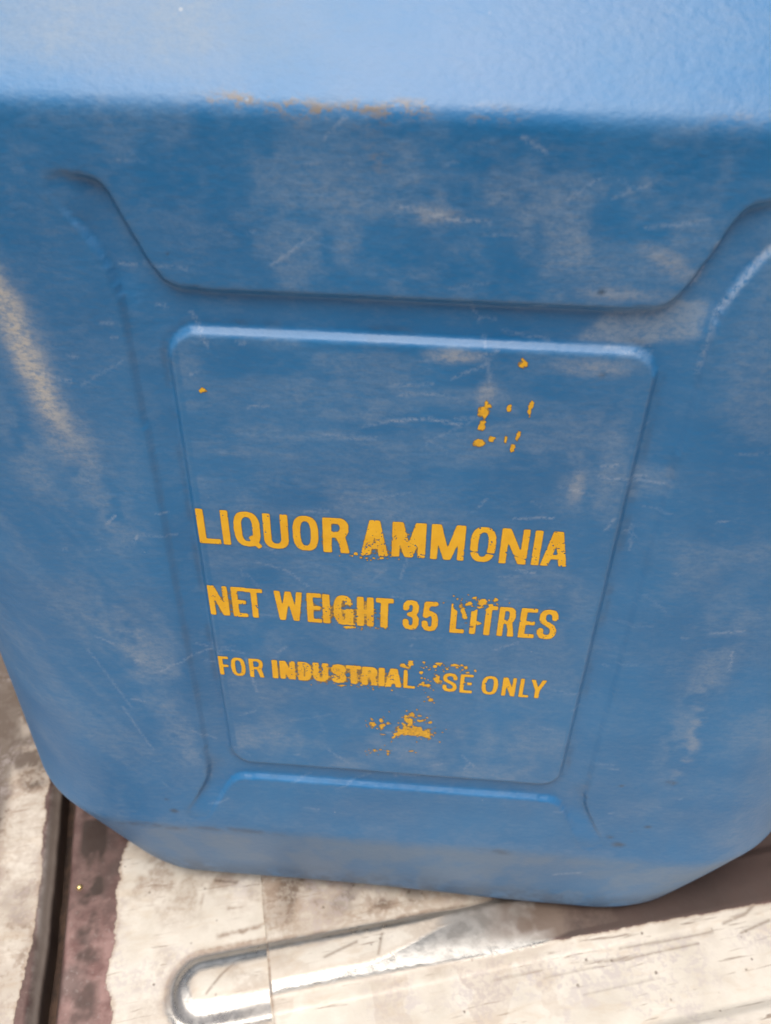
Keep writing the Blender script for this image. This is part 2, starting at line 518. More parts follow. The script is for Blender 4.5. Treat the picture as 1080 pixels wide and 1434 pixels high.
def a_edge(p, q, d):
    edge = -162.2 + (fbm(q, q * 0 + 9, 34, 22, 3) - .5) * 11
    primer = np.clip((p - edge) * 1.6, -9, 9)
    metal = np.full(p.shape, -20.0)
    metal = np.maximum(metal, np.clip(3.2 - 1.1 * np.abs(p + 155.5), -20, 3) + 3 * (fbm(p, q, 16, 55) - .5))
    dirt_shade = .25 + .65 * sstep(.36, .66, fbm(p, q, 30, 52, 5)) * sstep(45, -30, q)
    dirt_shade = np.maximum(dirt_shade, 1.25 * sstep(-168, -186, p + 10 * (fbm(p, q, 25, 56) - .5)) * sstep(-30, -85, q))  # dark back corner: brown stains with shade painted in
    dirt_shade = np.maximum(dirt_shade, 1.3 * sstep(-70, -120, q + 40 * (fbm(p, q, 30, 58, 4) - .5)) * (.75 + .25 * sstep(.4, .6, fbm(p, q, 10, 59))))  # painted shade, deepening towards the back of the panel
    dirt_shade = np.maximum(dirt_shade, .55 * sstep(0, 3, d) * sstep(.3, .6, fbm(p, q, 14, 53)))
    dirt_shade = np.maximum(dirt_shade, .85 * sstep(-3, 3, d) + .4 * sstep(5, 9, d))
    scuff = .5 * sstep(.5, .7, fbm(p, q, 20, 54))
    return dict(primer=primer, metal=metal, dirt_shade=dirt_shade, scuff=scuff, scratch_or_highlight=np.zeros(p.shape))

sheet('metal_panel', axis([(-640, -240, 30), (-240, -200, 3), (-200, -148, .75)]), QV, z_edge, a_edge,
      'stained cream metal panel with painted-in shade and a chipped maroon edge across the gap')

# ---- small bright rivet by the gap
def lathe(name, prof, n, mat, parent, loc=(0, 0, 0)):
    V = []
    for r, z in prof:
        for k in range(n):
            a = 2 * math.pi * k / n
            V.append(((loc[0] + r * math.cos(a)) * MM, (loc[1] + r * math.sin(a)) * MM, (loc[2] + z) * MM))
    F = []
    for j in range(len(prof) - 1):
        for k in range(n):
            F.append((j * n + k, j * n + (k + 1) % n, (j + 1) * n + (k + 1) % n, (j + 1) * n + k))
    F.append(tuple(range((len(prof) - 1) * n, len(prof) * n)))
    F.append(tuple(reversed(range(n))))
    return mesh_obj(name, V, F, mat, parent)

rx, ry = (-141.2 * E1 - 38.5 * E2)
lathe('rivet', [(1.5, -.6), (1.5, .1), (1.25, .6), (.7, .95), (.15, 1.05)], 14, M_BRASS, floor, (rx, ry, FL_BASE))

# ================================================================== JERRYCAN
can = bpy.data.objects.new('jerrycan', None)
COL.objects.link(can)
can['label'] = 'scuffed blue plastic jerrycan with worn yellow LIQUOR AMMONIA lettering'
can['category'] = 'jerrycan'
V0 = 100.0                       # height of the label panel's foot above the floor
HX, DEP, RC, CX = 172.0, 260.0, 54.0, 3.0
HB, RB, FI = 155.0, 67.5, 6.5            # outline of the foot: narrower, rounder corners, set back

# ---- moulded relief of the front (mm below the outer surface) on a raster
GX0, GX1, GZ0, GZ1, GS = -95.0, 95.0, -45.0, 235.0, 0.5
gx, gz = np.meshgrid(np.arange(GX0, GX1 + .1, GS), np.arange(GZ0, GZ1 + .1, GS), indexing='ij')
half = [(0, 195.6), (52, 195.8), (60.5, 196.5), (64, 200), (69.5, 212), (72.5, 220), (75.5, 222.5), (86, 223.5), (87.5, 219), (79.5, 209.5),
        (74.6, 199), (73.6, 190), (73.4, 120), (73.4, 20), (73.6, -4), (75, -13), (83, -30), (87, -38), (79, -43), (73.5, -30),
        (68, -17), (64, -10.5), (58, -8.6), (0, -8.6)]
outer = half + [(-x, z) for x, z in reversed(half) if x != 0]
outer_s = chaikin([tuple(p) for p in outer], 2)
rec = in_poly(gx, gz, outer_s).astype(float)
pr = 9.0                          # label panel: rounded rectangle
qx = np.maximum(np.abs(gx + .4) - (63.3 - pr), 0); qz = np.maximum(np.abs(gz - 92.5) - (92.5 - pr), 0)
lab = (np.hypot(qx, qz) < pr)
rec[lab] = 0
fade = 1 - .9 * np.clip(sstep(74, 87, np.abs(gx)) * sstep(205, 216, gz) + sstep(-14, -37, gz), 0, 1)
DEPTH = gblur(rec, .8) * 2.3 * fade
DEPTH = DEPTH * (1 - .45 * sstep(65, 73, np.abs(gx)) * sstep(-8, 4, gz) * sstep(200, 188, gz))
DEPTH = .90 * DEPTH + .10 * gblur(DEPTH, 4.0)

def depth_at(x, z):
    fx = np.clip((np.asarray(x, float) - GX0) / GS, 0, DEPTH.shape[0] - 1.001)
    fz = np.clip((np.asarray(z, float) - GZ0) / GS, 0, DEPTH.shape[1] - 1.001)
    i = fx.astype(int); j = fz.astype(int); a = fx - i; b = fz - j
    return (DEPTH[i, j] * (1 - a) + DEPTH[i + 1, j] * a) * (1 - b) + (DEPTH[i, j + 1] * (1 - a) + DEPTH[i + 1, j + 1] * a) * b

def dents(x, z):
    return (fbm(x, z, 85, 61, 2) - .5) * 2.2 + (fbm(x, z, 24, 62, 2) - .5) * .35

# ---- plan outline (x, y) with outward normals, starting mid-back, running round; y = 0 is the front
out = []
def line(x0, y0, x1, y1, nx, ny, st):
    n = max(2, int(math.hypot(x1 - x0, y1 - y0) / st))
    for k in range(n):
        out.append((x0 + (x1 - x0) * k / n, y0 + (y1 - y0) * k / n, nx, ny))
def arc(cx, cy, a0, a1, n):
    for k in range(n):
        a = math.radians(a0 + (a1 - a0) * k / n)
        out.append((cx + RC * math.cos(a), cy + RC * math.sin(a), math.cos(a), math.sin(a)))
line(-HX + RC, 0, HX - RC, 0, 0, -1, .7)
arc(HX - RC, RC, -90, 0, 70)
line(HX, RC, HX, DEP - RC, 1, 0, 6)
arc(HX - RC, DEP - RC, 0, 90, 12)
line(HX - RC, DEP, -HX + RC, DEP, 0, 1, 10)
arc(-HX + RC, DEP - RC, 90, 180, 12)
line(-HX, DEP - RC, -HX, RC, -1, 0, 6)
arc(-HX + RC, RC, 180, 270, 70)
out = np.array(out)
NO = len(out)
# the same outline for the foot
foot = np.empty((NO, 2))
sxx = (HB - RB) / (HX - RC); syy = (DEP - 2 * FI - 2 * RB) / (DEP - 2 * RC)
for k, (ox, oy, onx, ony) in enumerate(out):
    cxk = np.clip(ox, -HX + RC, HX - RC); cyk = np.clip(oy, RC, DEP - RC)
    foot[k] = (cxk * sxx + RB * onx, FI + RB + (cyk - RC) * syy + RB * ony)
    if ony < 0:
        foot[k, 1] += 2.4 * ony * float(sstep(-30, 70, np.float64(foot[k, 0])))       # foot slightly warped, fuller on this side

# ---- vertical profile (inset, height above the floor)
def smooth_profile(pts, step, rad):
    pts = np.array(pts, float)
    seg = np.hypot(*np.diff(pts, axis=0).T)
    s = np.concatenate([[0], np.cumsum(seg)])
    t = np.arange(0, s[-1], .2)
    q = np.stack([np.interp(t, s, pts[:, k]) for k in (0, 1)], 1)
    r = int(rad / .2)
    k = np.hanning(2 * r + 1); k /= k.sum()
    pad = np.concatenate([np.repeat(q[:1], r, 0), q, np.repeat(q[-1:], r, 0)])
    q = np.stack([np.convolve(pad[:, c], k, 'valid') for c in (0, 1)], 1)
    return q[::max(1, int(round(step / .2)))]
prof = smooth_profile([(26, 0), (3.5, 0.0), (0, 5), (0, 52), (0, 339), (33, 373), (40.5, 376)], .8, 5.5)
prof[0] = (26, 0)
NP = len(prof)
ZR, ZC = 339.0, 50.5

ins = prof[:, 0][None]; zz = prof[:, 1][None]
bx = out[:, 0][:, None]; by = out[:, 1][:, None]; nx = out[:, 2][:, None]; ny = out[:, 3][:, None]
vv = zz - V0
front = (ny < -.999) & (np.abs(bx) <= HX - RC + .01)
rel = np.where(front & (vv > GZ0) & (vv < GZ1), depth_at(np.broadcast_to(bx, (NO, NP)), np.broadcast_to(vv, (NO, NP))), 0)
arcs = np.arange(NO)
facing = np.clip(-ny, 0, 1)
ucoord = bx + np.sign(bx) * 0 + (1 - facing) * np.sign(bx) * 20      # unrolled a little round the corner
dn = dents(np.broadcast_to(ucoord, (NO, NP)), np.broadcast_to(vv, (NO, NP))) * sstep(0, 12, zz) * sstep(372, 350, zz)
d = ins + rel + dn * .5
sf = np.clip((54 - zz) / 54, 0, 1)
kk = np.hanning(17); kk /= kk.sum()
sf = np.convolve(np.pad(sf[0], 8, mode='edge'), kk, 'valid')[None]
PX = bx * (1 - sf) + foot[:, 0][:, None] * sf - nx * d
PX = PX + CX * sstep(88, 116, np.abs(PX))
PY = by * (1 - sf) + foot[:, 1][:, None] * sf - ny * d; PZ = zz + 0 * bx
P3 = np.stack([PX, PY, PZ], -1)

# smooth normals for the whole shell, so pieces that meet share them
tu = np.roll(P3, -1, 0) - np.roll(P3, 1, 0)
tv = np.empty_like(P3)
tv[:, 1:-1] = P3[:, 2:] - P3[:, :-2]; tv[:, 0] = P3[:, 1] - P3[:, 0]; tv[:, -1] = P3[:, -1] - P3[:, -2]
N3 = np.cross(tu, tv); N3 /= np.linalg.norm(N3, axis=-1, keepdims=True) + 1e-12

# ---- dirt and wear, plus some painted sheen and edge highlight
U = np.broadcast_to(ucoord, (NO, NP)); W = np.broadcast_to(vv, (NO, NP))
isf = np.broadcast_to((facing > .05) & (by < 60), (NO, NP))
def blob(cx, cz, rx_, rz_, rot_=0.0, soft=.9):
    c, s = math.cos(math.radians(rot_)), math.sin(math.radians(rot_))
    x = ((U - cx) * c + (W - cz) * s) / rx_; z = (-(U - cx) * s + (W - cz) * c) / rz_
    return sstep(1.0, 1.0 - soft, np.hypot(x, z)) * isf
f30 = fbm(U, W, 34, 71); f12 = fbm(U, W, 13, 72); f6 = fbm(U, W, 6, 73)
diag = fbm((U * .83 + W * .55) / 1.0, (W * .83 - U * .55) / 5.5, 10, 74)         # long streaks running down to the right
hz_ = fbm(U / 4.0, W, 7, 75)
dust = .11 * sstep(.35, .75, f30) + .08 * sstep(.45, .7, hz_)
# upper panel haze, heavier low down and to the right
dust = dust + .42 * sstep(192, 199, W) * sstep(238, 215, W) * sstep(.38, .66, f12) * sstep(-75, -20, U) * sstep(85, 50, U)
dust = dust + .32 * blob(48, 207, 26, 10, -12) * sstep(.35, .6, hz_)
# left flank: diagonal veil
dust = dust + .28 * sstep(-74, -80, U) * sstep(.36, .72, diag) * sstep(175, 130, W) * sstep(-40, 10, W)
dust = dust + .70 * blob(-94, 62, 24, 52, 18) * sstep(.34, .62, f12)
dust = dust + .45 * blob(-112, 140, 12, 40, 12) * sstep(.4, .6, f12)
dust = dust + .40 * blob(-82, 12, 10, 38, 10) * sstep(.4, .6, f6)
# label panel
onlab = (np.abs(U) < 61) & (W > 2) & (W < 184)
dust = dust + onlab * (.20 * sstep(.42, .68, hz_) * sstep(60, 170, W) + .18 * sstep(.42, .64, f12))
dust = dust + onlab * .30 * sstep(45, 5, W) * sstep(.30, .6, f12)
dust = dust + .42 * blob(47, 148, 7, 20) * sstep(.32, .6, f6) + .28 * blob(-8, 103, 12, 7) * sstep(.4, .6, f6) + .35 * blob(33, 24, 6, 18)
dust = dust + .30 * blob(56, 150, 6, 22)
# right flank
dust = dust + .50 * blob(101, 55, 9, 70, -3) * sstep(.34, .6, f6) + .30 * blob(112, 120, 16, 60) * sstep(.4, .65, f12)
dust = dust + .25 * sstep(76, 84, U) * sstep(.45, .65, f30)
dust = dust + .26 * sstep(208, 234, W) * sstep(243, 238, W) * sstep(.34, .62, f12)
# scuff with a clear edge in the channel, right
pm = gblur(in_poly(gx, gz, [(41, 187), (50, 195.5), (64, 198), (72, 199), (71, 189), (58, 186)]).astype(float), 1.6)
pm2 = gblur(in_poly(gx, gz, [(63, 138), (63, 150), (74, 150), (75, 140)]).astype(float), 1.6)
def ras(a, x, z):
    i = np.clip(np.round((x - GX0) / GS).astype(int), 0, a.shape[0] - 1); j = np.clip(np.round((z - GZ0) / GS).astype(int), 0, a.shape[1] - 1)
    return a[i, j] * isf
dust = dust + .85 * ras(pm, U, W) + .30 * ras(pm2, U, W)
# dust on foot and shoulder; the shoulder's pale end is also painted sheen
film = .38 * sstep(240, 252, W) * sstep(10, -60, U + 26 * (f30 - .5)) + sstep(-44, -54, W) * (.62 + .38 * sstep(.35, .65, f12)) * (.8 + .2 * sstep(110, 60, np.abs(U)))
dust = dust + .22 * sstep(-20, -48, W) * sstep(.4, .6, f12)
dust = dust + sstep(240, 250, W) * (.02 + .50 * sstep(-5, -60, U + 26 * (f30 - .5)) + .25 * sstep(.5, .66, fbm(U, W / 5, 16, 77)) * sstep(20, -40, U))  # shoulder dust plus painted sheen at its left end
dust = np.clip(dust, 0, 1)
beige = np.zeros_like(dust)
sx = seg_dist(U, W, [(-112, 200), (-106, 188), (-103.5, 172), (-101, 158), (-98, 148)])
beige += .95 * sstep(7.5 + 6 * (fbm(U, W, 5, 91) - .5) + 5 * (f12 - .5), -1.5, sx) * sstep(146, 165, W) * isf
beige += .25 * sstep(13, 2, sx) * isf
dust = np.clip(dust + .5 * sstep(12, 1, seg_dist(U, W, [(-99, 152), (-93, 132), (-86, 112)])) * sstep(.3, .62, f6), 0, 1)
beige += .55 * blob(11, 181.5, 11, 3.2) + .40 * blob(20, 171, 4, 6) + .35 * blob(46, 180, 16, 4) + .35 * blob(4, 217, 12, 4) * sstep(.4, .6, f6)
beige += .35 * blob(48, 142, 3.5, 9) + .3 * blob(104, 30, 4, 40) * sstep(.4, .6, f6)
beige += .35 * blob(60, 208, 14, 4, -28) + .3 * blob(50, 200, 18, 3)
beige = np.clip(beige, 0, 1)
rust = np.zeros_like(dust)
rl = 239.5 + 2.2 * (fbm(U, U * 0, 18, 81, 2) - .5)
rust += sstep(2.8, .2, np.abs(W - rl)) * (sstep(-52, -40, U) * sstep(8, -2, U) + .45 * sstep(0, 8, U) * sstep(28, 16, U) + .35 * sstep(55, 70, U)) * sstep(.32, .52, fbm(U, W * 2, 11, 82))
rust += .6 * (.75 * blob(-12, 237, 9, 4) + .8 * blob(-2, 240, 6, 1.8, 8) + .55 * blob(-26, 237.5, 5, 4) + .4 * blob(20, 236, 9, 3)) * sstep(.38, .6, f6)
rust += .3 * blob(-9, 229, 3, 5, 30)
rust = np.clip(rust, 0, 1) * isf
grime = np.zeros_like(dust)
grime += .5 * sstep(4.0, .2, np.abs(W + 48.5 + 5 * (f12 - .5))) * sstep(.50, .62, fbm(U, W * 2, 26, 84))
for gxx, gzz, gr_ in [(-92, -36, 3.2), (-94, -28, 2), (96, -27, 3.5), (92, -36, 4), (100, -22, 2), (102, 8, 3), (86, 4, 1.6), (-64, 158, 1), (45, 200.5, 1.5), (49, 178, 1.6), (-60, 205, .9), (88, -31, 2.6)]:
    grime += .8 * blob(gxx, gzz, gr_, gr_ * .8)
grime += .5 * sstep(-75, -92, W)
grime = np.clip(grime, 0, 1)
scratch_or_highlight = np.zeros_like(dust)
for pts, w, s in [([(-4, 219), (8, 216.5), (17, 216)], .25, .55), ([(52, 216.5), (60, 217.5), (66, 219)], .22, .45), ([(44, 223), (51, 226)], .25, .45),
                  ([(34, 222), (40, 227)], .22, .35), ([(-5, 161), (5, 162.5), (14, 161)], .25, .7), ([(-12, 159), (-5, 161)], .2, .4), ([(32, 130), (43, 131)], .2, .6),
                  ([(35, 110), (40, 109)], .3, .6), ([(-5, 172), (6, 173)], .2, .4), ([(-3, 169.5), (9, 170)], .2, .4), ([(9, 240), (14, 241)], .2, .3),
                  ([(22, 235), (28, 232)], .3, .5), ([(73.6, 196), (79, 208), (85, 219)], .55, .75), ([(72.8, 180), (73.6, 196)], .5, .4), ([(-101, 170), (-92, 168)], .22, .6),  # the two strokes up the right channel wall are a painted edge highlight
                  ([(-91, 119), (-88, 122)], .3, .7), ([(-84, 112), (-82, 115)], .25, .6), ([(98, 88), (106, 90)], .25, .5), 
                  ([(-16, 238), (-21, 233)], .25, .4), ([(78, -66), (88, -62)], .7, .6), ([(-4, 26), (2, 25)], .2, .5), ([(-58, 30), (-52, 33)], .25, .4),
                  ([(-46, 107), (-36, 104), (-30, 98)], .25, .35), ([(-104, 30), (-95, 5)], .5, .35), ([(-112, 60), (-100, 30)], .4, .3)]:
    scratch_or_highlight = np.maximum(scratch_or_highlight, .45 * s * sstep(w + .5, w * .3, seg_dist(U, W, pts)) * isf)
rr = np.hypot(np.maximum(np.abs(U + .4) - (63.3 - 9), 0), np.maximum(np.abs(W - 92.5) - (92.5 - 9), 0)) - 9        # distance outside the label panel
inside_ = (np.abs(U) < 70) & (W > -6) & (W < 192)
dust = np.clip(dust + inside_ * .14 * sstep(1.3, .2, np.abs(rr + .7)) * sstep(.25, .62, fbm(U, W, 14, 93)), 0, 1)
grime = np.clip(grime + inside_ * .25 * sstep(1.6, .3, np.abs(rr - 2.0)) * sstep(.40, .62, fbm(U, W, 12, 94)), 0, 1)
rec_s = gblur(rec, 3.0)
grime = np.clip(grime + .14 * isf * np.clip(4 * ras(rec_s * (1 - rec_s), U, W), 0, 1) * sstep(.45, .65, fbm(U, W, 16, 95)), 0, 1)
# random faint hairlines
rng = np.random.RandomState(5)
for k in range(150):
    cx, cz = rng.uniform(-110, 110), rng.uniform(-30, 236)
    a = rng.normal(0, .35) if rng.rand() < .7 else rng.uniform(0, 3.1)
    L = rng.uniform(.8, 10) * rng.rand() + .6
    pts = [(cx - L * math.cos(a), cz - L * math.sin(a)), (cx, cz + rng.normal(0, .4)), (cx + L * math.cos(a), cz + L * math.sin(a))]
    bb = (np.abs(U - cx) < 11) & (np.abs(W - cz) < 11)
    if bb.any():
        scratch_or_highlight[bb] = np.maximum(scratch_or_highlight[bb], rng.uniform(.07, .22) * sstep(.75, .1, seg_dist(U[bb], W[bb], pts)) * isf[bb])
ATT = dict(film=film, dust=dust, beige=beige, rust=rust, grime=grime, scratch_or_highlight=scratch_or_highlight)

# ---- cut the shell into its pieces
ii, jj = np.meshgrid(np.arange(NO), np.arange(NP - 1), indexing='ij')
i2 = (ii + 1) % NO
quads = np.stack([ii * NP + jj, i2 * NP + jj, i2 * NP + jj + 1, ii * NP + jj + 1], -1)
cx = (bx[ii[:, 0], 0] + bx[i2[:, 0], 0])[:, None] / 2
czz = ((prof[:-1, 1] + prof[1:, 1]) / 2)[None] - V0
frontc = front[ii[:, 0]] & front[i2[:, 0]]
cid = np.zeros(ii.shape, int)
cid[np.broadcast_to(czz > ZR - V0, cid.shape)] = 1
cid[np.broadcast_to(czz < ZC - V0, cid.shape)] = 2
ex = 5.0
qx = np.maximum(np.abs(cx) - (62.5 - pr), 0); qz = np.maximum(np.abs(czz - 92.5) - (92.5 - pr), 0)
cid[(np.hypot(qx, qz) < pr + ex - .7) & frontc] = 3
Pall = P3.reshape(-1, 3) * MM; Nall = N3.reshape(-1, 3)
def piece(name, k, parent, label=None, extra=None):
    q = quads[cid == k]
    vid, inv = np.unique(q.ravel(), return_inverse=True)
    F = inv.reshape(-1, 4)
    o = mesh_obj(name, Pall[vid], F, M_PL, parent, {a: b.reshape(-1)[vid] for a, b in ATT.items()}, Nall[vid])
    if label:
        o['label'] = label
    return o
body = piece('body', 0, can)
shoulder = piece('shoulder', 1, can, 'sloping shoulder, paler with dust and painted sheen towards one end')
base_band = piece('base_band', 2, can, 'tapered foot band, greyed with dust')
label_panel = piece('label_panel', 3, can, 'raised rectangular panel carrying the yellow print')

# flat top deck and underside, closing the shell
def cap_face(name, j, flip):
    ring = P3[:, j] * MM
    c = ring.mean(0)
    V = [tuple(c)] + [tuple(v) for v in ring]
    F = [(0, 1 + k, 1 + (k + 1) % NO) if not flip else (0, 1 + (k + 1) % NO, 1 + k) for k in range(NO)]
    return mesh_obj(name, V, F, M_PL, can, dict(dust=np.full(len(V), .3), film=np.zeros(len(V))), smooth=False)
cap_face('top_deck', NP - 1, False)
cap_face('underside', 0, True)

# carrying handle and screw cap on the deck
ZT = prof[-1, 1]
def tube(name, pts, ry_, rz_, mat, parent):
    V = []; n = 20
    pts = np.array(pts, float)
    for k, p in enumerate(pts):
        t = pts[min(k + 1, len(pts) - 1)] - pts[max(k - 1, 0)]; t /= np.linalg.norm(t)
        side = np.array([1.0, 0, 0]); upv = np.cross(t, side)
        for m in range(n):
            a = 2 * math.pi * m / n
            V.append((p + side * ry_ * math.cos(a) + upv * rz_ * math.sin(a)) * MM)
    F = [(k * n + m, k * n + (m + 1) % n, (k + 1) * n + (m + 1) % n, (k + 1) * n + m) for k in range(len(pts) - 1) for m in range(n)]
    F += [tuple(reversed(range(n))), tuple(range((len(pts) - 1) * n, len(pts) * n))]
    return mesh_obj(name, V, F, mat, parent, dict(dust=np.full(len(V), .2)))
hp = []
for k in range(33):
    s = k / 32
    yy = 75 + 120 * s
    hp.append((0, yy, ZT - 4 + 44 * (1 - abs(2 * s - 1) ** 5)))
tube('handle', hp, 14, 9, M_PL, can)
neck = lathe('neck', [(27, -1), (27, 10), (25, 12)], 40, M_PL, can, (-95, 125, ZT))
cp = []
capm = lathe('cap', [(30, 9.5), (31, 10.5), (31, 28), (29.5, 30), (10, 30.4)], 48, M_CAP, can, (-95, 125, ZT))

# ================================================================== PRINTED LETTERING
RS = 0.16
class Print:
    def __init__(self, x0, x1, z0, z1):
        self.x, self.z = np.meshgrid(np.arange(x0, x1, RS), np.arange(z0, z1, RS), indexing='ij')
        self.m = np.zeros(self.x.shape, bool)
    def rect(self, a, b, c, d):
        return (self.x >= a) & (self.x <= b) & (self.z >= c) & (self.z <= d)
    def poly(self, pts):
        return in_poly(self.x, self.z, pts)
    def sup(self, cx, cz, a, b, n=2.7):
        return (np.abs((self.x - cx) / a) ** n + np.abs((self.z - cz) / b) ** n) <= 1
    def stroke(self, pts, w):
        return seg_dist(self.x, self.z, pts) <= w / 2
    def glyph(self, c, x0, x1, z0, z1, t):
        w = x1 - x0; h = z1 - z0; th = t * .86; cx = (x0 + x1) / 2; cz = (z0 + z1) / 2
        R, Pn = self.rect, self.poly
        if c == 'I':
            m = R(cx - t / 2, cx + t / 2, z0, z1)
        elif c == 'L':
            m = R(x0, x0 + t, z0, z1) | R(x0, x1, z0, z0 + th)
        elif c in 'EF':
            m = R(x0, x0 + t, z0, z1) | R(x0, x1, z1 - th, z1) | R(x0, x1 - w * .07, cz - th * .45, cz + th * .55)
            if c == 'E':
                m |= R(x0, x1, z0, z0 + th)
        elif c == 'T':
            m = R(x0, x1, z1 - th, z1) | R(cx - t / 2, cx + t / 2, z0, z1)
        elif c == 'H':
            m = R(x0, x0 + t, z0, z1) | R(x1 - t, x1, z0, z1) | R(x0, x1, cz - th / 2, cz + th / 2)
        elif c == 'N':
            m = R(x0, x0 + t * .92, z0, z1) | R(x1 - t * .92, x1, z0, z1) | Pn([(x0, z1), (x0 + t * 1.12, z1), (x1, z0), (x1 - t * 1.12, z0)])
        elif c == 'M':
            m = R(x0, x0 + t * .9, z0, z1) | R(x1 - t * .9, x1, z0, z1)
            m |= Pn([(x0, z1), (x0 + t * 1.25, z1), (cx + t * .48, z0), (cx - t * .48, z0)]) | Pn([(x1, z1), (x1 - t * 1.25, z1), (cx - t * .48, z0), (cx + t * .48, z0)])
        elif c == 'W':
            q = w * .25
            m = Pn([(x0, z1), (x0 + t, z1), (x0 + q + t * .42, z0), (x0 + q - t * .48, z0)]) | Pn([(cx - t * .5, z1), (cx + t * .5, z1), (x0 + q + t * .48, z0), (x0 + q - t * .42, z0)])
            m |= Pn([(cx - t * .5, z1), (cx + t * .5, z1), (x1 - q + t * .42, z0), (x1 - q - t * .48, z0)]) | Pn([(x1 - t, z1), (x1, z1), (x1 - q + t * .48, z0), (x1 - q - t * .42, z0)])
        elif c == 'A':
            m = Pn([(x0, z0), (x0 + t * 1.02, z0), (cx + t * .45, z1), (cx - t * .62, z1)]) | Pn([(x1, z0), (x1 - t * 1.02, z0), (cx - t * .45, z1), (cx + t * .62, z1)])
            m |= R(x0 + w * .24, x1 - w * .24, z0 + h * .20, z0 + h * .20 + th * .85)
        elif c == 'Y':
            m = Pn([(x0, z1), (x0 + t * 1.1, z1), (cx + t * .4, z0 + h * .36), (cx - t * .4, z0 + h * .36)]) | Pn([(x1, z1), (x1 - t * 1.1, z1), (cx - t * .4, z0 + h * .36), (cx + t * .4, z0 + h * .36)])
            m |= R(cx - t / 2, cx + t / 2, z0, z0 + h * .45)
        elif c in 'OQG':
            m = self.sup(cx, cz, w / 2, h / 2) & ~self.sup(cx, cz, w / 2 - t, h / 2 - th)
            if c == 'Q':
                m |= Pn([(cx + w * .02, z0 + h * .26), (cx + w * .16, z0 + h * .33), (x1 + w * .03, z0 + h * .02), (x1 - w * .12, z0 - h * .06)])
            if c == 'G':
                m &= ~R(cx + w * .02, x1 + 1, cz + h * .0, cz + h * .20)
                m |= R(cx + w * .02, x1, cz - h * .02 - th * .5, cz + h * .04) | R(x1 - t * .85, x1, z0, cz)
        elif c == 'U':
            b = h * .34
            m = R(x0, x0 + t, z0 + b, z1) | R(x1 - t, x1, z0 + b, z1)
            m |= self.sup(cx, z0 + b, w / 2, b) & ~self.sup(cx, z0 + b, w / 2 - t, b - th) & (self.z <= z0 + b)
        elif c == 'D':
            m = R(x0, x0 + t, z0, z1)
            e = self.sup(x0 + w * .35, cz, w * .65, h / 2, 2.8) & ~self.sup(x0 + w * .35, cz, w * .65 - t, h / 2 - th, 2.8)
            m |= (e & (self.x > x0 + w * .35)) | R(x0, x0 + w * .36, z0, z0 + th) | R(x0, x0 + w * .36, z1 - th, z1)
        elif c == 'R':
            m = R(x0, x0 + t, z0, z1)
            zb = z0 + h * .44; cc = (z1 + zb) / 2; hb = (z1 - zb) / 2
            e = self.sup(x0 + w * .5, cc, w * .47, hb, 2.6) & ~self.sup(x0 + w * .5, cc, w * .47 - t, hb - th, 2.6)
            m |= (e & (self.x > x0 + w * .5)) | R(x0, x0 + w * .51, z1 - th, z1) | R(x0, x0 + w * .51, zb, zb + th)
            m |= Pn([(x0 + w * .45, zb + th * .5), (x0 + w * .80, zb + th), (x0 + w * .94, z0 + h * .2), (x1, z0), (x1 - t * 1.05, z0), (x0 + w * .62, z0 + h * .25)])
        elif c in 'S35':
            a = t / 2; X = lambda u: x0 + a + u * (w - t); Z = lambda u: z0 + a * .9 + u * (h - t * .9)
            if c == 'S':
                k = [(1, .74), (.97, .86), (.82, .97), (.5, 1.0), (.18, .97), (.02, .86), (.02, .72), (.14, .61), (.5, .51), (.86, .41), (1, .28), (.99, .14), (.84, .03), (.5, 0), (.16, .03), (.01, .14), (0, .27)]
            elif c == '3':
                k = [(0, .76), (.04, .90), (.22, .99), (.5, 1), (.80, .98), (.96, .88), (.96, .68), (.80, .56), (.42, .53), (.80, .50), (1, .38), (1, .14), (.82, .02), (.5, 0), (.2, .02), (.03, .12), (0, .26)]
            else:
                k = [(.95, 1), (.18, 1), (.08, .52), (.25, .61), (.55, .63), (.85, .57), (1, .42), (1, .17), (.83, .03), (.5, 0), (.2, .02), (.03, .12), (0, .25)]
            m = self.stroke([(X(u), Z(v)) for u, v in k], t)
        self.m |= m

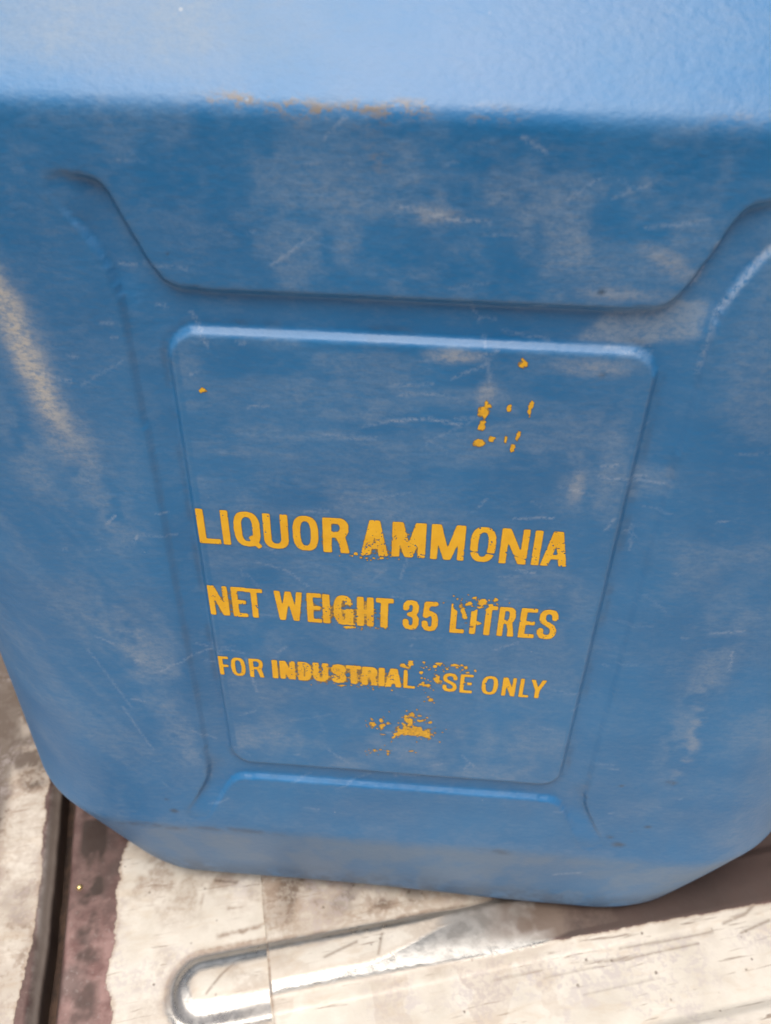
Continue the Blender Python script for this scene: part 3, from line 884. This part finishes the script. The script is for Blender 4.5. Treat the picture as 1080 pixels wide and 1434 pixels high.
def mesh_print(name, pr_, f, thin, parent, label):
    """marching squares of f > 0 into one thin paint film lying on the panel"""
    x, z = pr_.x, pr_.z
    f = f.copy(); f[0] = f[-1] = -1; f[:, 0] = f[:, -1] = -1
    n, m = f.shape
    ins_ = f > 0
    full = ins_[:-1, :-1] & ins_[1:, :-1] & ins_[:-1, 1:] & ins_[1:, 1:]
    anyc = (ins_[:-1, :-1] | ins_[1:, :-1] | ins_[:-1, 1:] | ins_[1:, 1:]) & ~full
    vx, vz, ve, vt, F = [], [], [], [], []
    idx = {}
    xs, zs, fs, ts = x, z, f, thin
    def node(i, j):
        k = (i, j)
        if k not in idx:
            idx[k] = len(vx); vx.append(xs[i, j]); vz.append(zs[i, j]); ve.append(fs[i, j]); vt.append(ts[i, j])
        return idx[k]
    def cross(a, b):
        if a > b:
            a, b = b, a
        k = (a, b)
        if k not in idx:
            fa, fb = fs[a], fs[b]; s = fa / (fa - fb)
            idx[k] = len(vx)
            vx.append(xs[a] + s * (xs[b] - xs[a])); vz.append(zs[a] + s * (zs[b] - zs[a])); ve.append(0.0); vt.append(ts[a] + s * (ts[b] - ts[a]))
        return idx[k]
    # runs of full cells become long quads only where the film is deep inside: keep unit cells for colour
    for i, j in np.argwhere(full):
        F.append((node(i, j), node(i + 1, j), node(i + 1, j + 1), node(i, j + 1)))
    for i, j in np.argwhere(anyc):
        c = [(i, j), (i + 1, j), (i + 1, j + 1), (i, j + 1)]
        pl = []
        for k in range(4):
            a, b = c[k], c[(k + 1) % 4]
            ia, ib = ins_[a], ins_[b]
            if ia:
                pl.append(node(*a))
            if ia != ib:
                pl.append(cross(a, b))
        if len(pl) >= 3:
            F.append(tuple(pl))
    vx = np.array(vx); vz = np.array(vz)
    y = depth_at(vx, vz) + .5 * dents(vx, vz) - .10 - .05 * np.clip(np.array(ve) * 3, 0, 1)
    V = np.stack([vx, y, vz + V0], 1) * MM
    o = mesh_obj(name, V, F, M_YE, parent, dict(edge=ve, thin=vt))
    if label:
        o['label'] = label
    return o

def specks(cx, cz, sx, sz, n, seed):
    r = np.random.RandomState(seed)
    return [(cx + r.normal(0, sx), cz + r.normal(0, sz), r.uniform(.16, .42), r.uniform(.16, .42), r.uniform(0, 90)) for _ in range(n)]

def flakes(pr_, lst, seed):
    g = np.full(pr_.x.shape, -1.0)
    nz = (fbm(pr_.x, pr_.z, 1.1, seed, 3) - .5) * 2
    for fx, fz, ra, rb, ro in lst:
        c, s = math.cos(math.radians(ro)), math.sin(math.radians(ro))
        u = ((pr_.x - fx) * c + (pr_.z - fz) * s); v = (-(pr_.x - fx) * s + (pr_.z - fz) * c)
        dd = 1 - np.hypot(u / ra, v / rb)
        g = np.maximum(g, np.clip(dd + nz * .95 + .10, -1, 1) * min(1.0, 1.7 * min(ra, rb)))
    return g

def text_line(letters, z0, z1, t, tilt, bold=lambda a: 1.0):
    P = Print(-67, 54, z0 - 3.5, z1 + 5)
    for c, a, b in letters:
        dz = tilt * ((a + b) / 2 + 7) / 56
        P.glyph(c, a + .35, b + .35, z0 + dz, z1 + dz, t * bold(a))
    return P

def finish(P, sm, chip, fl, seed, label, sm_amt=.42):
    sharp = gblur(P.m.astype(float), 1.5) - .29 + .24 * sm
    wide = gblur(P.m.astype(float), 6.0)
    n_f = fbm(P.x, P.z, .75, seed, 3) - .5; n_m = fbm(P.x, P.z, 2.0, seed + 9, 4) - .5
    f = sharp + n_f * (.22 + .45 * sm)
    smear = (wide - .66 + sm_amt * sm + n_m * .55 + n_f * .95) * np.clip(sm * 3, 0, 1) - .5 * (sm < .02)
    thin = np.where(f > smear, sm * .35, .95)
    thin = np.where(f > .12, thin * .5, thin)
    f = np.maximum(f, smear * .8)
    f = f - np.clip(chip, 0, 3) * (1.0 + n_m * 1.6)
    pin = fbm(P.x, P.z, .55, seed + 77, 2); zone = fbm(P.x, P.z, 7, seed + 78, 2)
    f = f - 1.6 * sstep(.83, .93, pin + .35 * (zone - .5) + .10 * sm)
    if fl:
        g = flakes(P, fl, seed + 40)
        thin = np.where(g > f, .25, thin)
        f = np.maximum(f, g)
    return mesh_print('printed_line', P, f, thin, label_panel, label)

def ell(P, cx, cz, a, b, soft=.8):
    return sstep(1, 1 - soft, np.hypot((P.x - cx) / a, (P.z - cz) / b))

T1 = [('L', -63.3, -56.6), ('I', -56.4, -53.0), ('Q', -52.0, -44.0), ('U', -43.0, -35.4), ('O', -34.0, -26.3), ('R', -24.8, -16.9), ('A', -13.3, -5.2), ('M', -3.9, 6.2),
      ('M', 7.8, 17.9), ('O', 19.6, 27.1), ('N', 28.6, 36.8), ('I', 37.7, 41.2), ('A', 41.1, 49.0)]
P = text_line(T1, 112.9, 126.4, 2.25, -.45, lambda a: 1.12 if -26 < a < 2 else 1.0)
sm = .75 * ell(P, -8, 114.5, 8, 8) + .5 * ell(P, 1, 119, 6, 8) + .25 * ell(P, -20, 118, 6, 9)
chip = .9 * sstep(.5, .1, np.abs(P.z - 116.6 + .1 * (P.x - 20))) * (np.abs(P.x - 23) < 5) + .5 * sstep(.5, .1, np.abs(P.z - 115.6 + .4 * (P.x - 34))) * (np.abs(P.x - 34) < 3.5) \
    + 1.2 * ell(P, 1.6, 127, 2.2, 1.6) * sstep(.45, .6, fbm(P.x, P.z, 1.5, 3))
finish(P, sm, chip, [(-13, 111.5, .6, .5, 0), (-10, 110.7, .5, .4, 0), (-14.6, 113, .5, .5, 0)] + specks(-9, 111.8, 4, .6, 22, 9), 101, 'yellow capitals reading LIQUOR AMMONIA')

T2 = [('N', -63.2, -56.8), ('E', -55.6, -50.8), ('T', -51.2, -45.3), ('W', -41.6, -32.4), ('E', -31.0, -26.3), ('I', -26.2, -23.2), ('G', -22.2, -16.1), ('H', -14.6, -9.4), ('T', -8.6, -3.0),
      ('3', .2, 5.3), ('5', 6.4, 11.6), ('L', 15.6, 20.2), ('I', 21.8, 24.0), ('T', 25.0, 30.3), ('R', 30.9, 36.4), ('E', 37.8, 43.0), ('S', 43.8, 49.8)]
P = text_line(T2, 81.5, 94.7, 1.90, -.75, lambda a: (1.08 if -16 < a < -9 else 1.2) if -27 < a < -2 else 1.0)
sm = .95 * ell(P, -16, 86.5, 13, 9) + .4 * ell(P, -26, 88, 9, 9) + .2 * ell(P, -57, 86, 9, 9) + .3 * ell(P, -5, 88, 5, 9)
chip = 1.5 * ell(P, 25.4, 94.6, 3.0, 2.6, .4) + 1.2 * ell(P, 18.4, 93.4, 2.6, 2.6, .5) + 1.3 * ell(P, 22.4, 94.0, 2.4, 3.0, .5) + .5 * ell(P, 23.0, 84.4, .9, .8, .5) + .5 * ell(P, 26.4, 91.2, .8, 1.0, .5)
finish(P, sm, chip, [(19.9, 91.0, .8, 3.4, 12), (21.2, 94.6, 1.4, .8, 20), (25.8, 96.0, 1.5, 1.1, 10), (24.8, 93.5, 1.3, .5, 0), (29.4, 97.0, .9, .8, 30), (16.3, 97.8, .5, .4, 0), (28.3, 94.5, .8, .5, 20),
               (24.6, 86.3, 1.5, .6, -15), (17.6, 96.5, .4, .6, 0), (-17.5, 80.4, 1.6, .5, 5), (-13, 79.6, .6, .4, 0), (22.9, 97.4, .7, .5, 20), (27.7, 92.4, 1.0, .5, 10)] + specks(24, 95.4, 4.5, 1.6, 26, 4) + specks(-15, 80.6, 5, .6, 16, 5), 202, 'yellow capitals reading NET WEIGHT 35 LITRES')

T3 = [('F', -63.2, -59.7), ('O', -58.9, -54.0), ('R', -52.5, -47.6), ('I', -44.7, -42.4), ('N', -41.9, -36.6), ('D', -35.5, -30.9), ('U', -30.1, -25.0), ('S', -23.8, -18.8), ('T', -18.7, -13.5), ('R', -13.1, -7.8),
      ('I', -7.4, -5.2), ('A', -5.0, .7), ('L', 1.3, 5.3), ('U', 8.5, 13.7), ('S', 14.9, 19.8), ('E', 20.9, 25.2), ('O', 28.4, 33.8), ('N', 35.5, 40.0), ('L', 41.3, 44.8), ('Y', 44.9, 50.2)]
P = text_line(T3, 51.9, 61.3, 1.34, -.6, lambda a: 1.42 if -46 < a < 1 else 1.0)
sm = .72 * ell(P, -26, 56, 19, 8, .5) + .75 * ell(P, -10, 55, 10, 8, .6) + .2 * ell(P, 0, 56, 8, 7)
chip = 2.2 * ell(P, 10.6, 57, 4.4, 7.5, .35) + .7 * ell(P, 4.6, 60.6, 2.2, 2.4, .5) + .8 * ell(P, 22.8, 56.2, 1.2, .8, .5) + .5 * ell(P, 30, 57, 1.2, .7, .5) + .35 * ell(P, -50, 53.2, 1.4, .8)
finish(P, sm, chip, [(9.2, 54.0, 1.7, 1.2, 15), (13.0, 57.6, 1.2, 2.1, 10), (7.6, 60.2, .6, .6, 0), (3.6, 64.5, .9, 2.0, -12), (1.3, 63.6, .9, .9, 40), (2.3, 62.6, 1.4, .5, 0), (13.6, 66.0, 1.5, .9, 10), (12.2, 64.0, .6, .7, 0),
               (18.6, 65.3, 1.1, .6, 30), (19.7, 64.2, .6, .4, 0), (22.6, 64.2, .6, .8, 25), (25.9, 63.2, .4, .8, 20), (7.8, 57.6, .4, .4, 0), (8.3, 65.8, .5, .4, 0), (23.4, 62.0, .6, .4, 0), (21.2, 65.6, .4, .4, 0),
               (6.8, 53.2, .5, .4, 0), (-20, 50.6, 1.5, .4, 5)] + specks(16, 64, 6, 1.6, 26, 6) + specks(10.5, 58, 2.5, 3.5, 16, 7) + specks(-14, 50.8, 9, .5, 22, 8), 303, 'yellow capitals reading FOR INDUSTRIAL USE ONLY, with one letter flaked away')

P = Print(-16, 26, 6, 50)
fl = [(-9.3, 33.0, .5, 1.0, 20), (-8.8, 29.8, .9, 1.6, 0), (-5.9, 32.6, .7, 1.3, 0), (-5.5, 29.2, 1.1, 1.7, -15), (-3.3, 31.4, .45, .9, -20), (-7.2, 27.8, .5, .5, 0), (-11.5, 31.8, .3, .3, 0),
      (6.2, 28.0, 5.6, 2.3, 6), (10.4, 27.0, 2.6, 2.3, 0), (1.0, 26.0, 2.9, 1.0, 38), (-.8, 23.8, .6, 1.6, -25), (4.2, 33.2, 1.3, 2.8, 12), (5.4, 37.0, 1.0, 1.2, 0), (3.0, 36.2, .5, .7, 0), (8.6, 34.2, 1.3, .7, 20),
      (8.0, 37.0, .7, .4, 0), (12.0, 33.8, .7, .5, 30), (10.8, 36.2, .5, .4, 0), (13.6, 26.2, .5, .5, 0), (2.4, 31.6, .8, .8, 0), (3.4, 39.4, .4, .4, 0), (11.6, 46.2, .9, .9, 0), (10.6, 47.8, .5, .4, 0), (12.8, 44.9, .4, .3, 0),
      (9.4, 45.2, .3, .3, 0), (16.8, 28.6, .35, .3, 0), (16.0, 22.8, .35, .3, 0), (-8.0, 14.6, .35, 1.1, -8), (-5.6, 15.4, .6, .4, 0), (-3.2, 14.8, 1.0, .55, 0), (-3.0, 13.0, .35, .8, 0), (-9.8, 12.8, .4, .35, 0), (-11.6, 13.6, .3, .3, 0),
      (-6.8, 12.0, .3, .3, 0), (5.8, 16.0, .9, .45, 10), (7.4, 15.4, .4, .3, 0), (-1.8, 20.8, .3, .7, -20), (-5.2, 24.6, .9, .25, -5)]
g = flakes(P, fl + specks(6, 31, 5, 4.5, 30, 1) + specks(-6, 14.5, 3, 1.6, 12, 2) + specks(-7, 30, 2.5, 2.5, 8, 3), 404)
mesh_print('printed_remnant', P, g, np.clip(.35 + .5 * (fbm(P.x, P.z, 2.0, 9) - .3) * 2, 0, 1), label_panel, 'flaked remains of a last printed line')
P = Print(15, 36, 150, 173)
fl = [(19.9, 165.6, 1.3, 2.3, -6), (19.6, 161.6, .9, 1.9, -4), (19.4, 155.4, 1.35, 1.2, 0), (22.8, 157.0, .8, .8, 0), (26.6, 167.0, .6, 1.3, -4), (32.2, 168.2, .6, 1.0, -6),
      (32.0, 165.8, .5, 1.2, 0), (26.6, 157.0, .35, 1.0, 0), (29.6, 158.2, .6, 1.8, -6), (29.0, 154.6, .6, 1.2, -4)]
mesh_print('printed_remnant', P, flakes(P, fl, 505), np.clip(.3 + .6 * (fbm(P.x, P.z, 1.6, 19) - .3), 0, 1), label_panel, 'last specks of flaked yellow print')

for dx, dz, ra, rb in ((-55.6, 167.6, .75, .85), (28.9, 180.3, 1.05, 1.2)):
    P = Print(dx - 3, dx + 3, dz - 3, dz + 3)
    mesh_print('printed_speck', P, flakes(P, [(dx, dz, ra, rb, 15)], 606), np.full(P.x.shape, .25), label_panel, None)
